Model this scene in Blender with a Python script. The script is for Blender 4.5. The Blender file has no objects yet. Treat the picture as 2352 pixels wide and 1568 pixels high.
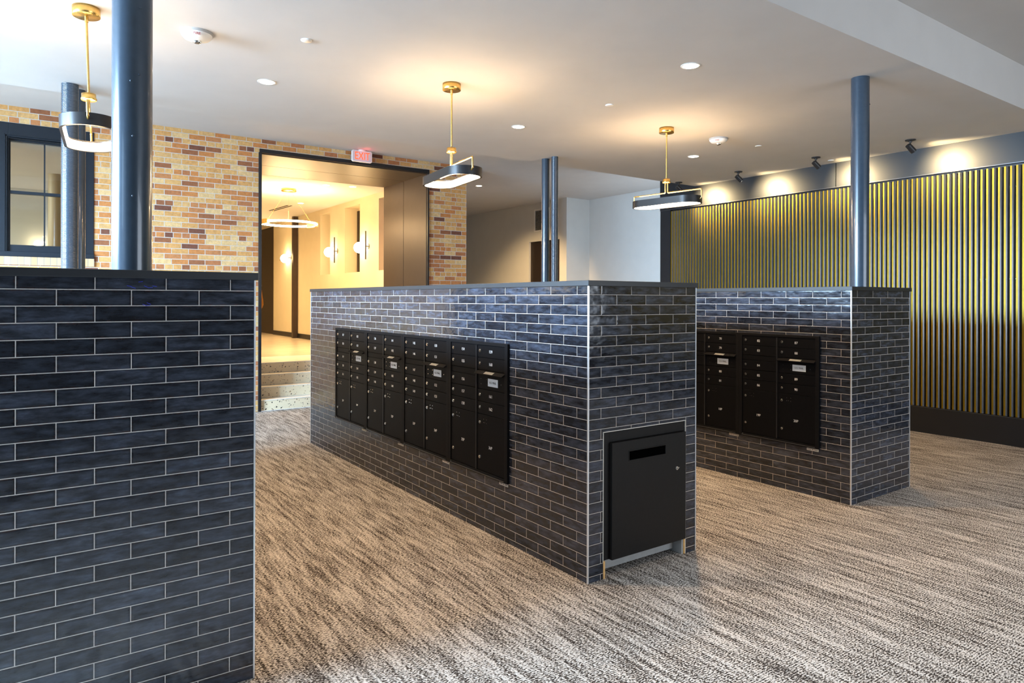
import bpy, math, random
from mathutils import Matrix, Vector
random.seed(7)
C = bpy.context.scene.collection
PI = math.pi

# ------------------------------------------------------------------ camera
YAW, ROLL, FPX, HY = 0.6164, 0.0028, 1573.3, 687.37
fwd = Vector((math.sin(YAW), math.cos(YAW), 0))
rgt = Vector((math.cos(YAW), -math.sin(YAW), 0))
up = Vector((0, 0, 1))
r2 = rgt * math.cos(ROLL) + up * math.sin(ROLL)
u2 = -rgt * math.sin(ROLL) + up * math.cos(ROLL)
cam = bpy.data.cameras.new('camera')
cam.sensor_width = 36.0
cam.lens = FPX / 2352 * 36
cam.shift_y = -(784 - HY) / 2352
cam.clip_start = 0.05
camo = bpy.data.objects.new('camera', cam)
C.objects.link(camo)
M4 = Matrix((r2, u2, -fwd)).transposed().to_4x4()
M4.translation = Vector((0, 0, 1.65))
camo.matrix_world = M4
bpy.context.scene.camera = camo

# ------------------------------------------------------------------ exposure, world, large lights
vs = bpy.context.scene.view_settings
vs.view_transform = 'Standard'
vs.look = 'None'
vs.gamma = 1
vs.exposure = 0.65
vs.use_curve_mapping = False
W = bpy.data.worlds.new('sky')
bpy.context.scene.world = W
W.use_nodes = True
W.node_tree.nodes['Background'].inputs[0].default_value = (0.62, 0.78, 1.0, 1)
W.node_tree.nodes['Background'].inputs[1].default_value = 1.0


def light(name, kind, loc, energy, color, size=0.1, size_y=None, aim=None, spot=None, blend=0.6):
    l = bpy.data.lights.new(name, kind)
    l.energy = energy
    l.color = color
    if kind == 'AREA':
        l.size = size
        if size_y:
            l.shape = 'RECTANGLE'
            l.size_y = size_y
    else:
        l.shadow_soft_size = size
    if kind == 'SPOT':
        l.spot_size = math.radians(spot)
        l.spot_blend = blend
    o = bpy.data.objects.new(name, l)
    o.location = loc
    if aim is not None:
        o.rotation_euler = (Vector(aim) - Vector(loc)).to_track_quat('-Z', 'Y').to_euler()
    C.objects.link(o)
    return o


DAY = (0.50, 0.74, 1.0)
WARM = (1.0, 0.66, 0.34)
GOLD = (1.0, 0.66, 0.31)
# daylight through the windows of the left wall (out of frame) and behind the camera
# (sky light comes in from above the window heads, a weaker bounce comes up from the street)
WIN = (0.2, 4.25, 6.9, 9.35)
for yy, pw, pb in zip(WIN, (40, 2500, 1700, 300), (4, 20, 22, 10)):
    light('daylight_sky', 'AREA', (-5.0, yy, 3.45), pw, DAY, 2.2, 2.0, aim=(0.6, yy, 1.0))
    light('daylight_bounce', 'AREA', (-3.45, yy, 2.0), pb, DAY, 2.4, 2.2, aim=(5, yy, 1.9))
light('daylight_rear', 'AREA', (6.2, -3.85, 2.05), 115, (0.85, 0.92, 1.0), 4.8, 2.2, aim=(6.2, 3, 1.9))
# added fill for the recess beyond the slatted wall; no window behind it
light('recess_fill', 'AREA', (10.35, 8.45, 2.5), 38, (0.74, 0.87, 1.0), 1.6, 2.4, aim=(10.0, 11.5, 4.4))


# ------------------------------------------------------------------ mesh helpers
class MB:
    def __init__(s):
        s.v, s.f, s.sm, s.mi = [], [], [], []

    def add(s, verts, faces, smooth=False, mi=0):
        b = len(s.v)
        s.v += [tuple(p) for p in verts]
        for f in faces:
            s.f.append([b + i for i in f])
            s.sm.append(smooth)
            s.mi.append(mi)
        return s

    def box(s, x0, x1, y0, y1, z0, z1, mi=0):
        v = [(x0, y0, z0), (x1, y0, z0), (x1, y1, z0), (x0, y1, z0), (x0, y0, z1), (x1, y0, z1), (x1, y1, z1), (x0, y1, z1)]
        return s.add(v, [(0, 3, 2, 1), (4, 5, 6, 7), (0, 1, 5, 4), (1, 2, 6, 5), (2, 3, 7, 6), (3, 0, 4, 7)], False, mi)

    def prism(s, poly, axis, a, b, mi=0, smooth=False):
        """poly of 2D points extruded along axis from a to b"""
        def P(p, t):
            return {'x': (t, p[0], p[1]), 'y': (p[0], t, p[1]), 'z': (p[0], p[1], t)}[axis]
        n = len(poly)
        v = [P(p, a) for p in poly] + [P(p, b) for p in poly]
        s.add(v, [tuple(range(n)), tuple(range(2 * n - 1, n - 1, -1))], False, mi)
        return s.add(v, [(i, (i + 1) % n, n + (i + 1) % n, n + i) for i in range(n)], smooth, mi)

    def cyl(s, c, d, L, r, r1=None, n=24, mi=0, caps=True):
        r1 = r if r1 is None else r1
        d = Vector(d).normalized()
        a = d.orthogonal().normalized()
        b = d.cross(a)
        c = Vector(c)
        v = []
        for k, (t, rr) in enumerate(((0, r), (L, r1))):
            for i in range(n):
                an = 2 * PI * i / n
                v.append(c + d * t + (a * math.cos(an) + b * math.sin(an)) * rr)
        s.add(v, [(i, (i + 1) % n, n + (i + 1) % n, n + i) for i in range(n)], True, mi)
        if caps:
            s.add(v[:n], [tuple(range(n - 1, -1, -1))], False, mi)
            s.add(v[n:], [tuple(range(n))], False, mi)
        return s

    def lathe(s, prof, c=(0, 0, 0), n=32, mi=0):
        """prof list of (r, z), around z axis"""
        v = []
        for r, z in prof:
            for i in range(n):
                an = 2 * PI * i / n
                v.append((c[0] + r * math.cos(an), c[1] + r * math.sin(an), c[2] + z))
        f = []
        for k in range(len(prof) - 1):
            for i in range(n):
                j = (i + 1) % n
                f.append((k * n + i, k * n + j, (k + 1) * n + j, (k + 1) * n + i))
        return s.add(v, f, True, mi)

    def tube(s, pts, r, n=12, mi=0):
        pts = [Vector(p) for p in pts]
        rings = []
        prev = None
        for i, p in enumerate(pts):
            t = (pts[min(i + 1, len(pts) - 1)] - pts[max(i - 1, 0)]).normalized()
            a = t.orthogonal().normalized() if prev is None else (prev - t * prev.dot(t)).normalized()
            prev = a
            b = t.cross(a)
            rings.append([p + (a * math.cos(2 * PI * k / n) + b * math.sin(2 * PI * k / n)) * r for k in range(n)])
        v = [q for R in rings for q in R]
        f = []
        for i in range(len(rings) - 1):
            for k in range(n):
                j = (k + 1) % n
                f.append((i * n + k, i * n + j, (i + 1) * n + j, (i + 1) * n + k))
        s.add(v, f, True, mi)
        m = len(v)
        s.add(v[:n], [tuple(range(n - 1, -1, -1))], False, mi)
        return s.add(v[m - n:], [tuple(range(n))], False, mi)

    def sphere(s, c, r, n=20, mi=0, sx=1, sy=1, sz=1):
        v, f = [], []
        h = n // 2
        for i in range(h + 1):
            ph = PI * i / h
            for k in range(n):
                th = 2 * PI * k / n
                v.append((c[0] + r * sx * math.sin(ph) * math.cos(th), c[1] + r * sy * math.sin(ph) * math.sin(th), c[2] + r * sz * math.cos(ph)))
        for i in range(h):
            for k in range(n):
                j = (k + 1) % n
                f.append((i * n + k, (i + 1) * n + k, (i + 1) * n + j, i * n + j))
        return s.add(v, f, True, mi)

    def mesh(s, name, mats):
        me = bpy.data.meshes.new(name)
        me.from_pydata(s.v, [], s.f)
        me.polygons.foreach_set('use_smooth', s.sm)
        me.polygons.foreach_set('material_index', s.mi)
        for m in (mats if isinstance(mats, (list, tuple)) else [mats]):
            me.materials.append(m)
        me.update()
        return me

    def build(s, name, mats, parent=None, bevel=0, loc=None):
        return obj(name, s.mesh(name, mats), parent, bevel, loc)


def obj(name, me, parent=None, bevel=0, loc=None):
    o = bpy.data.objects.new(name, me)
    if parent:
        o.parent = parent
    if loc:
        o.location = loc
    C.objects.link(o)
    if bevel:
        b = o.modifiers.new('bevel', 'BEVEL')
        b.width = bevel
        b.segments = 2
        b.limit_method = 'ANGLE'
    return o


def tag(o, label, cat, group=None):
    o['label'] = label
    o['category'] = cat
    if group:
        o['group'] = group
    return o


def thing(name, label, cat, loc=(0, 0, 0), rz=0, group=None):
    o = bpy.data.objects.new(name, None)
    o.empty_display_size = 0.1
    o.location = loc
    o.rotation_euler = (0, 0, rz)
    C.objects.link(o)
    return tag(o, label, cat, group)


def struct(o):
    o['kind'] = 'structure'
    return o


_tc = {}


def text_mesh(s, size, mat, ext=0.0004, key=None):
    """text centred on the origin, in the x-z plane, facing -y"""
    k = (s, size, mat.name)
    if k in _tc:
        return _tc[k]
    cu = bpy.data.curves.new('lettering', 'FONT')
    cu.body = s
    cu.size = size
    cu.extrude = ext
    cu.align_x = 'CENTER'
    cu.align_y = 'CENTER'
    cu.resolution_u = 3
    t = bpy.data.objects.new('lettering_tmp', cu)
    C.objects.link(t)
    dg = bpy.context.evaluated_depsgraph_get()
    me = bpy.data.meshes.new_from_object(t.evaluated_get(dg))
    me.transform(Matrix.Rotation(PI / 2, 4, 'X'))
    me.materials.clear()
    me.materials.append(mat)
    bpy.data.objects.remove(t)
    _tc[k] = me
    return me


# ------------------------------------------------------------------ materials
class NT:
    def __init__(s, name):
        s.m = bpy.data.materials.new(name)
        s.m.use_nodes = True
        s.t = s.m.node_tree
        s.b = s.t.nodes['Principled BSDF']

    def n(s, kind, **kw):
        nd = s.t.nodes.new(kind)
        for k, v in kw.items():
            if k.startswith('i_'):
                key = k[2:].replace('_', ' ')
                s.set(nd.inputs[key], v)
            else:
                setattr(nd, k, v)
        return nd

    def set(s, inp, v):
        if isinstance(v, bpy.types.NodeSocket):
            s.t.links.new(v, inp)
        else:
            inp.default_value = v

    def math(s, op, a, b=None, c=None):
        nd = s.t.nodes.new('ShaderNodeMath')
        nd.operation = op
        s.set(nd.inputs[0], a)
        if b is not None:
            s.set(nd.inputs[1], b)
        if c is not None:
            s.set(nd.inputs[2], c)
        return nd.outputs[0]

    def vec(s, x, y, z=0.0):
        nd = s.t.nodes.new('ShaderNodeCombineXYZ')
        for i, v in enumerate((x, y, z)):
            s.set(nd.inputs[i], v)
        return nd.outputs[0]

    def mix(s, f, a, b, blend='MIX'):
        nd = s.t.nodes.new('ShaderNodeMix')
        nd.data_type = 'RGBA'
        nd.blend_type = blend
        s.set(nd.inputs[0], f)
        s.set(nd.inputs[6], a)
        s.set(nd.inputs[7], b)
        return nd.outputs[2]

    def ramp(s, f, stops, interp='LINEAR'):
        nd = s.t.nodes.new('ShaderNodeValToRGB')
        cr = nd.color_ramp
        cr.interpolation = interp
        while len(cr.elements) < len(stops):
            cr.elements.new(0.5)
        for e, (p, c) in zip(cr.elements, stops):
            e.position = p
            e.color = c if len(c) == 4 else (*c, 1)
        s.set(nd.inputs[0], f)
        return nd.outputs[0]

    def noise(s, vec, scale, detail=3, rough=0.5):
        nd = s.t.nodes.new('ShaderNodeTexNoise')
        nd.inputs['Scale'].default_value = scale
        nd.inputs['Detail'].default_value = detail
        nd.inputs['Roughness'].default_value = rough
        s.set(nd.inputs['Vector'], vec)
        return nd.outputs[0]

    def maprange(s, v, a, b, c=0.0, d=1.0):
        nd = s.t.nodes.new('ShaderNodeMapRange')
        for i, q in enumerate((v, a, b, c, d)):
            s.set(nd.inputs[i], q)
        return nd.outputs[0]

    def bump(s, h, strength=0.3, dist=0.01, normal=None):
        nd = s.t.nodes.new('ShaderNodeBump')
        nd.inputs['Strength'].default_value = strength
        nd.inputs['Distance'].default_value = dist
        s.set(nd.inputs['Height'], h)
        if normal is not None:
            s.set(nd.inputs['Normal'], normal)
        return nd.outputs[0]

    def out(s, col=None, rough=None, metal=None, normal=None, **kw):
        for nm, v in (('Base Color', col), ('Roughness', rough), ('Metallic', metal), ('Normal', normal)):
            if v is not None:
                s.set(s.b.inputs[nm], v)
        for k, v in kw.items():
            s.set(s.b.inputs[k.replace('_', ' ')], v)
        return s.m

    def pos(s):
        nd = s.t.nodes.new('ShaderNodeTexCoord')
        return nd.outputs['Object']

    def facecoords(s):
        """(u, z): u = x on faces that look along y, y on faces that look along x; plus a flag that is 1 on x-facing faces"""
        g = s.t.nodes.new('ShaderNodeNewGeometry')
        p = s.t.nodes.new('ShaderNodeSeparateXYZ')
        s.t.links.new(s.pos(), p.inputs[0])
        nn = s.t.nodes.new('ShaderNodeSeparateXYZ')
        s.t.links.new(g.outputs['True Normal'], nn.inputs[0])
        ax = s.math('GREATER_THAN', s.math('ABSOLUTE', nn.outputs[0]), 0.5)
        return p.outputs[0], p.outputs[1], p.outputs[2], ax


def plain(name, col, rough=0.5, metal=0.0, noise=0.0, nscale=20, bump=0.0, spec=None, coat=0):
    t = NT(name)
    p = t.pos()
    nz = t.noise(p, nscale, 3)
    f = t.maprange(nz, 0.3, 0.7, 1 - noise, 1 + noise)
    c = t.mix(1.0, (*col, 1), t.vec(f, f, f), 'MULTIPLY')
    kw = {}
    if spec is not None:
        kw['Specular_IOR_Level'] = spec
    if coat:
        kw['Coat_Weight'] = coat
    nm = t.bump(nz, bump, 0.002) if bump else None
    return t.out(c, rough, metal, nm, **kw)


def emit(name, col, strength):
    t = NT(name)
    return t.out((*col, 1), 0.5, Emission_Color=(*col, 1), Emission_Strength=strength)


def tile_mat(name, zg, pitch, length, jx, jy):
    """glazed dark tiles in running bond. zg: height of the top grout line, jx/jy: place of a joint in the top row"""
    t = NT(name)
    X, Y, Z, ax = t.facecoords()
    N = math.ceil(zg / pitch)
    zo = zg - N * pitch
    off = 0.5 * length if N % 2 == 0 else 0.0
    ux = t.math('ADD', t.math('SUBTRACT', X, jx + off), 50 * length)
    uy = t.math('ADD', t.math('SUBTRACT', Y, jy + off), 50 * length)
    u = t.math('ADD', t.math('MULTIPLY', uy, ax), t.math('MULTIPLY', ux, t.math('SUBTRACT', 1.0, ax)))
    zz = t.math('SUBTRACT', Z, zo)
    br = t.n('ShaderNodeTexBrick', offset=0.5, offset_frequency=2)
    t.set(br.inputs['Vector'], t.vec(u, zz))
    for k, v in (('Scale', 1.0), ('Mortar Size', 0.0017), ('Mortar Smooth', 0.0), ('Bias', 0.0), ('Brick Width', length), ('Row Height', pitch)):
        br.inputs[k].default_value = v
    br.inputs['Color1'].default_value = (0, 0, 0, 1)
    br.inputs['Color2'].default_value = (1, 1, 1, 1)
    br.inputs['Mortar'].default_value = (0.5, 0.5, 0.5, 1)
    rnd = br.outputs['Color']
    mort = br.outputs['Fac']
    # soft mask towards the edge of each tile (the glaze breaks there)
    br2 = t.n('ShaderNodeTexBrick', offset=0.5, offset_frequency=2)
    t.set(br2.inputs['Vector'], t.vec(u, zz))
    for k, v in (('Scale', 1.0), ('Mortar Size', 0.012), ('Mortar Smooth', 1.0), ('Bias', 0.0), ('Brick Width', length), ('Row Height', pitch)):
        br2.inputs[k].default_value = v
    edge = br2.outputs['Fac']
    rr = t.math('MULTIPLY', rnd, 37.0)
    cloudv = t.vec(t.math('MULTIPLY', u, 7.0), t.math('MULTIPLY', zz, 26.0), rr)
    cloud = t.noise(cloudv, 1.4, 7, 0.66)
    base = t.ramp(cloud, [(0.28, (0.010, 0.010, 0.013)), (0.46, (0.026, 0.029, 0.039)), (0.62, (0.047, 0.056, 0.080)), (0.85, (0.10, 0.12, 0.16))])
    rim = t.maprange(edge, 0.0, 1.0, 1.0, 0.45)
    base = t.mix(1.0, base, t.vec(rim, rim, rim), 'MULTIPLY')
    bright = t.maprange(rnd, 0, 1, 0.55, 1.25)
    base = t.mix(1.0, base, t.vec(bright, bright, bright), 'MULTIPLY')
    spk = t.noise(t.vec(t.math('MULTIPLY', u, 30.0), t.math('MULTIPLY', zz, 90.0), rr), 1.0, 4, 0.7)
    rustf = t.math('MULTIPLY', t.maprange(edge, 0.1, 1.0, 0.0, 0.8), t.maprange(spk, 0.5, 0.65))
    base = t.mix(rustf, base, (0.055, 0.024, 0.016, 1))
    gn = t.noise(t.pos(), 60, 2)
    grout = t.mix(gn, (0.44, 0.40, 0.37, 1), (0.62, 0.58, 0.55, 1))
    col = t.mix(mort, base, grout)
    rough = t.mix(mort, t.vec(*(t.maprange(cloud, 0.3, 0.8, 0.07, 0.22),) * 3), (0.85, 0.85, 0.85, 1))
    wav = t.noise(t.vec(t.math('MULTIPLY', u, 9.0), t.math('MULTIPLY', zz, 14.0), rr), 1.0, 2, 0.5)
    tilt = t.math('MULTIPLY', t.math('SUBTRACT', rnd, 0.5), zz)
    h = t.math('SUBTRACT', t.math('MULTIPLY', wav, 0.8), t.math('MULTIPLY', mort, 0.8))
    h = t.math('ADD', h, t.math('MULTIPLY', edge, -0.10))
    nrm = t.bump(h, 0.6, 0.005)
    return t.out(col, rough, 0.0, nrm, Specular_IOR_Level=0.6)


def brick_mat():
    t = NT('buff_brick')
    X, Y, Z, ax = t.facecoords()
    P, L = 0.07235, 0.2135
    u = t.math('ADD', t.math('MULTIPLY', Y, ax), t.math('MULTIPLY', X, t.math('SUBTRACT', 1.0, ax)))
    us = t.math('ADD', u, 20 * L - 1.396)
    # header course is centred on z=3.817 and every sixth course below
    z0 = 3.817 - P / 2 - 54 * P
    zz = t.math('SUBTRACT', Z, z0)
    row = t.math('FLOOR', t.math('DIVIDE', zz, P))
    hdr = t.math('LESS_THAN', t.math('MODULO', t.math('ADD', row, 60), 6), 0.5)

    def bt(width, uu):
        br = t.n('ShaderNodeTexBrick', offset=0.42, offset_frequency=2)
        t.set(br.inputs['Vector'], t.vec(uu, zz))
        for k, v in (('Scale', 1.0), ('Mortar Size', 0.0045), ('Mortar Smooth', 0.1), ('Bias', 0.0), ('Brick Width', width), ('Row Height', P)):
            br.inputs[k].default_value = v
        br.inputs['Color1'].default_value = (0, 0, 0, 1)
        br.inputs['Color2'].default_value = (1, 1, 1, 1)
        br.inputs['Mortar'].default_value = (0, 0, 0, 1)
        return br
    a = bt(L, us)
    b = bt(0.1068, t.math('ADD', u, 30 * 0.1068 - 1.356))
    rnd = t.mix(hdr, a.outputs['Color'], b.outputs['Color'])
    mort = t.mix(hdr, a.outputs['Fac'], b.outputs['Fac'])
    col = t.ramp(rnd, [(0.0, (0.58, 0.29, 0.090)), (0.20, (0.60, 0.34, 0.125)), (0.34, (0.49, 0.185, 0.050)), (0.48, (0.64, 0.41, 0.18)),
                       (0.58, (0.46, 0.18, 0.06)), (0.72, (0.60, 0.33, 0.11)), (0.82, (0.27, 0.095, 0.035)), (0.89, (0.40, 0.145, 0.05)), (0.97, (0.16, 0.055, 0.028))], 'CONSTANT')
    nz = t.noise(t.pos(), 30, 5, 0.7)
    f = t.maprange(nz, 0.25, 0.75, 0.72, 1.25)
    col = t.mix(1.0, col, t.vec(f, f, f), 'MULTIPLY')
    mn = t.noise(t.pos(), 9, 3)
    mc = t.mix(mn, (0.40, 0.35, 0.30, 1), (0.62, 0.57, 0.50, 1))
    col = t.mix(mort, col, mc)
    h = t.math('SUBTRACT', t.math('MULTIPLY', nz, 0.25), mort)
    return t.out(col, 0.8, 0.0, t.bump(h, 0.5, 0.005))


def carpet_mat():
    t = NT('woven_carpet')
    sp = t.n('ShaderNodeSeparateXYZ')
    t.set(sp.inputs[0], t.pos())
    X, Y = sp.outputs[0], sp.outputs[1]
    br = t.n('ShaderNodeTexBrick', offset=0.33, offset_frequency=2)
    t.set(br.inputs['Vector'], t.vec(t.math('ADD', Y, 30), t.math('ADD', X, 30)))
    for k, v in (('Scale', 1.0), ('Mortar Size', 0.0), ('Bias', 0.0), ('Brick Width', 1.0), ('Row Height', 0.25)):
        br.inputs[k].default_value = v
    br.inputs['Color1'].default_value = (0, 0, 0, 1)
    br.inputs['Color2'].default_value = (1, 1, 1, 1)
    k = t.math('MULTIPLY', br.outputs['Color'], 0.35)
    streak = t.noise(t.vec(t.math('MULTIPLY', X, 34.0), t.math('MULTIPLY', Y, 2.6), k), 1.0, 5, 0.68)
    broad = t.noise(t.vec(t.math('MULTIPLY', X, 5.0), t.math('MULTIPLY', Y, 1.2), k), 1.0, 2, 0.5)
    dash = t.noise(t.vec(t.math('MULTIPLY', X, 75.0), t.math('MULTIPLY', Y, 150.0), 0.0), 1.0, 2, 0.6)
    rib = t.math('SINE', t.math('MULTIPLY', Y, 2 * PI / 0.0125))
    v = t.math('ADD', t.math('MULTIPLY', streak, 0.62), t.math('MULTIPLY', dash, 1.15))
    v = t.math('ADD', v, t.math('MULTIPLY', broad, 0.08))
    v = t.math('ADD', v, t.math('MULTIPLY', rib, 0.045))
    col = t.ramp(v, [(0.0, (0.035, 0.026, 0.021)), (0.40, (0.035, 0.026, 0.021)), (0.47, (0.40, 0.35, 0.30)), (0.58, (0.60, 0.55, 0.50)), (0.9, (0.70, 0.65, 0.60))])
    return t, v, col


def carpet():
    t, v, col = carpet_mat()
    # ramp input is centred: bring the summed value near 0..1
    rampnode = [n for n in t.t.nodes if n.type == 'VALTORGB'][0]
    vv = t.maprange(v, 0.49, 1.43)
    t.set(rampnode.inputs[0], vv)
    return t.out(col, 0.95, 0.0, t.bump(vv, 0.7, 0.006), Specular_IOR_Level=0.15)


def terrazzo(name, ground):
    t = NT(name)
    p = t.pos()
    vo = t.n('ShaderNodeTexVoronoi')
    vo.inputs['Scale'].default_value = 34
    wn = t.noise(p, 30, 2)
    t.set(vo.inputs['Vector'], t.mix(0.06, p, t.vec(wn, wn, wn)))
    sep = t.n('ShaderNodeSeparateColor')
    t.set(sep.inputs[0], vo.outputs['Color'])
    chip = t.math('MULTIPLY', t.math('LESS_THAN', vo.outputs['Distance'], t.maprange(sep.outputs[1], 0, 1, 0.12, 0.42)), t.math('GREATER_THAN', sep.outputs[0], 0.45))
    cc = t.ramp(sep.outputs[2], [(0, (0.02, 0.02, 0.02)), (0.55, (0.03, 0.025, 0.02)), (0.75, (0.35, 0.22, 0.12)), (1.0, (0.8, 0.75, 0.7))], 'CONSTANT')
    return t.out(t.mix(chip, (*ground, 1), cc), 0.35)


M = {}
M['plaster'] = plain('ceiling_plaster', (0.63, 0.61, 0.59), 0.85, noise=0.02, nscale=3)
M['wall_paint'] = plain('pale_wall_paint', (0.66, 0.66, 0.64), 0.7, noise=0.02, nscale=4)
M['dark_wall'] = plain('unseen_dark_wall', (0.05, 0.045, 0.042), 0.7)  # unseen wall made dark so the island fronts pick up less light
M['side_paint'] = plain('side_room_paint', (0.50, 0.50, 0.45), 0.7, noise=0.02, nscale=4)
M['side_post'] = plain('tan_post_paint', (0.40, 0.33, 0.20), 0.5)
M['lobby_paint'] = plain('cream_lobby_paint', (0.66, 0.58, 0.42), 0.7, noise=0.02, nscale=4)
M['tile_a'] = tile_mat('dark_glazed_tile_a', 1.683, 0.0625, 0.2475, -0.033, 3.2)
M['tile_b'] = tile_mat('dark_glazed_tile_b', 1.679, 0.0609, 0.249, 2.761, 3.088)
M['tile_c'] = tile_mat('dark_glazed_tile_c', 1.672, 0.0602, 0.249, 5.51, 3.005)
M['brick'] = brick_mat()
M['carpet'] = carpet()
M['cap'] = plain('charcoal_cap', (0.020, 0.022, 0.026), 0.42, noise=0.06, nscale=8)
M['trim_metal'] = plain('satin_aluminium_trim', (0.82, 0.83, 0.85), 0.3, 0.6, noise=0.02)
M['column'] = plain('blue_grey_column_paint', (0.042, 0.062, 0.088), 0.24, 0.1, noise=0.05, nscale=30, bump=0.05, coat=0.3)
M['box_black'] = plain('black_powder_coat', (0.0068, 0.0068, 0.008), 0.55, noise=0.1, nscale=60, bump=0.03, spec=0.1)
M['box_door'] = plain('black_satin_door', (0.005, 0.005, 0.0062), 0.5, noise=0.1, nscale=60, spec=0.08)
M['cabinet'] = plain('charcoal_cabinet_paint', (0.0105, 0.0098, 0.0095), 0.45, noise=0.08, nscale=40, spec=0.2)
M['chrome'] = plain('chrome', (0.80, 0.78, 0.74), 0.18, 1.0)
M['dark_hole'] = plain('dark_slot', (0.001, 0.001, 0.001), 0.9, spec=0.0)
M['white_ink'] = plain('white_lettering', (0.85, 0.85, 0.85), 0.5)
M['plate'] = plain('pale_plate', (0.66, 0.72, 0.80), 0.4, noise=0.05)
M['plate_cream'] = plain('cream_plate', (0.74, 0.70, 0.62), 0.5, noise=0.05)
M['ink'] = plain('dark_lettering', (0.03, 0.03, 0.04), 0.6)
M['brass'] = plain('brushed_brass', (0.83, 0.53, 0.16), 0.27, 1.0, noise=0.08, nscale=50)
M['lamp_black'] = plain('black_lamp_metal', (0.03, 0.028, 0.028), 0.35, 0.3)
M['led'] = emit('warm_led', (1.0, 0.83, 0.60), 22)
M['led_disc'] = emit('downlight_lens', (1.0, 0.88, 0.70), 22)
M['globe'] = emit('opal_globe', (1.0, 0.80, 0.50), 16)
M['ring_led'] = emit('ring_led', (1.0, 0.84, 0.55), 16)
M['white_plastic'] = plain('white_plastic', (0.80, 0.79, 0.76), 0.35)
M['red_ink'] = plain('red_lettering', (0.35, 0.01, 0.02), 0.5)
M['exit_red'] = emit('lit_red_letter', (1.0, 0.07, 0.02), 1.3)
M['exit_face'] = plain('exit_sign_face', (0.62, 0.58, 0.60), 0.3)
M['bronze'] = plain('dark_bronze_panel', (0.062, 0.042, 0.031), 0.42, 0.4, noise=0.05, nscale=6)
M['black_trim'] = plain('black_steel_trim', (0.012, 0.012, 0.014), 0.4, 0.2)
M['slat_front'] = plain('graphite_slat', (0.15, 0.155, 0.17), 0.28, 0.8, noise=0.05, nscale=20)
M['slat_gold'] = plain('gold_slat_face', (0.31, 0.205, 0.010), 0.42, 0.6, noise=0.05, nscale=10)
M['fascia'] = plain('black_fascia', (0.015, 0.016, 0.019), 0.45, 0.05, noise=0.05, nscale=5)
M['navy'] = plain('navy_window_paint', (0.011, 0.015, 0.021), 0.5, noise=0.06, nscale=30, spec=0.3)
M['stair_riser'] = terrazzo('terrazzo_riser_warm_lit', (0.74, 0.63, 0.44))  # warm lobby light is tinted into the riser's ground colour
M['stair_tread'] = plain('stair_tread', (0.74, 0.70, 0.62), 0.4, noise=0.05, nscale=12)
M['lobby_floor'] = plain('polished_lobby_floor', (0.60, 0.52, 0.40), 0.25, noise=0.08, nscale=3)
M['dark_door'] = plain('dark_brown_door', (0.020, 0.012, 0.008), 0.45)
M['wood'] = plain('bare_pine', (0.72, 0.43, 0.16), 0.7, noise=0.15, nscale=30)
M['grey_board'] = plain('grey_board', (0.42, 0.42, 0.41), 0.7, noise=0.08)
M['orange_cloth'] = plain('orange_cloth', (0.85, 0.28, 0.02), 0.8, noise=0.15, nscale=40)
M['blue_ink'] = plain('blue_crayon', (0.03, 0.05, 0.55), 0.6)
g = NT('window_glass')
M['glass'] = g.out((0.9, 0.95, 0.95, 1), 0.02, 0.0, Transmission_Weight=1.0, IOR=1.45)

# ------------------------------------------------------------------ room shell
YB = 10.313
XS = 9.15
HM = 3.555      # dropped ceiling
HH = 3.985      # high ceiling
b = MB()
b.box(-3.7, 11.6, -4.1, YB, -0.12, 0.0)
b.box(6.3, 11.6, YB, 12.6, -0.12, 0.0)
struct(b.build('floor', M['carpet']))
b = MB()
b.box(-3.7, XS + 0.06, 2.62, 7.6, HM, HH + 0.25)          # dropped field
b.box(-3.7, XS + 0.1, -4.1, 2.62, HH, HH + 0.25)         # high field near the camera
b.box(-3.7, 8.39, 7.6, 20.0, HH, HH + 0.25)              # high field by the brick wall
b.box(8.39, 12.0, 7.6, 20.0, 4.10, 4.35)
struct(b.build('ceiling', M['plaster']))

# brick wall with a window opening and the opening to the lobby
WX0, WX1, WZ0, WZ1 = -0.33, 0.703, 2.155, 3.78
OX0, OX1, OZ = 2.79, 5.545, 3.79
b = MB()
b.box(-3.7, WX0, YB, YB + 0.3, 0, HH)
b.box(WX0, WX1, YB, YB + 0.3, 0, WZ0)
b.box(WX0, WX1, YB, YB + 0.3, WZ1, HH)
b.box(WX1, OX0, YB, YB + 0.3, 0, HH)
b.box(OX0, OX1, YB, YB + 0.3, OZ, HH)
b.box(OX1, 6.317, YB, 12.03, 0, HH)
struct(b.build('wall_back', M['brick']))

# left wall (out of frame) with four window openings
b = MB()
ys = [-4.1]
for yy in WIN:
    ys += [yy - 1.2, yy + 1.2]
ys.append(YB + 0.3)
for i in range(0, len(ys), 2):
    b.box(-3.7, -3.5, ys[i], ys[i + 1], 0, HH)
for i in range(1, len(ys) - 1, 2):
    b.box(-3.7, -3.5, ys[i], ys[i + 1], 0, 0.8)
    b.box(-3.7, -3.5, ys[i], ys[i + 1], 3.3, HH)
struct(b.build('wall_left', M['wall_paint']))
b = MB()
b.box(-3.7, 3.7, -4.1, -3.9, 0, HH)
b.box(8.7, 9.4, -4.1, -3.9, 0, HH)
b.box(3.7, 8.7, -4.1, -3.9, 0, 0.8)
b.box(3.7, 8.7, -4.1, -3.9, 3.2, HH)
struct(b.build('wall_front', M['dark_wall']))

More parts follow.
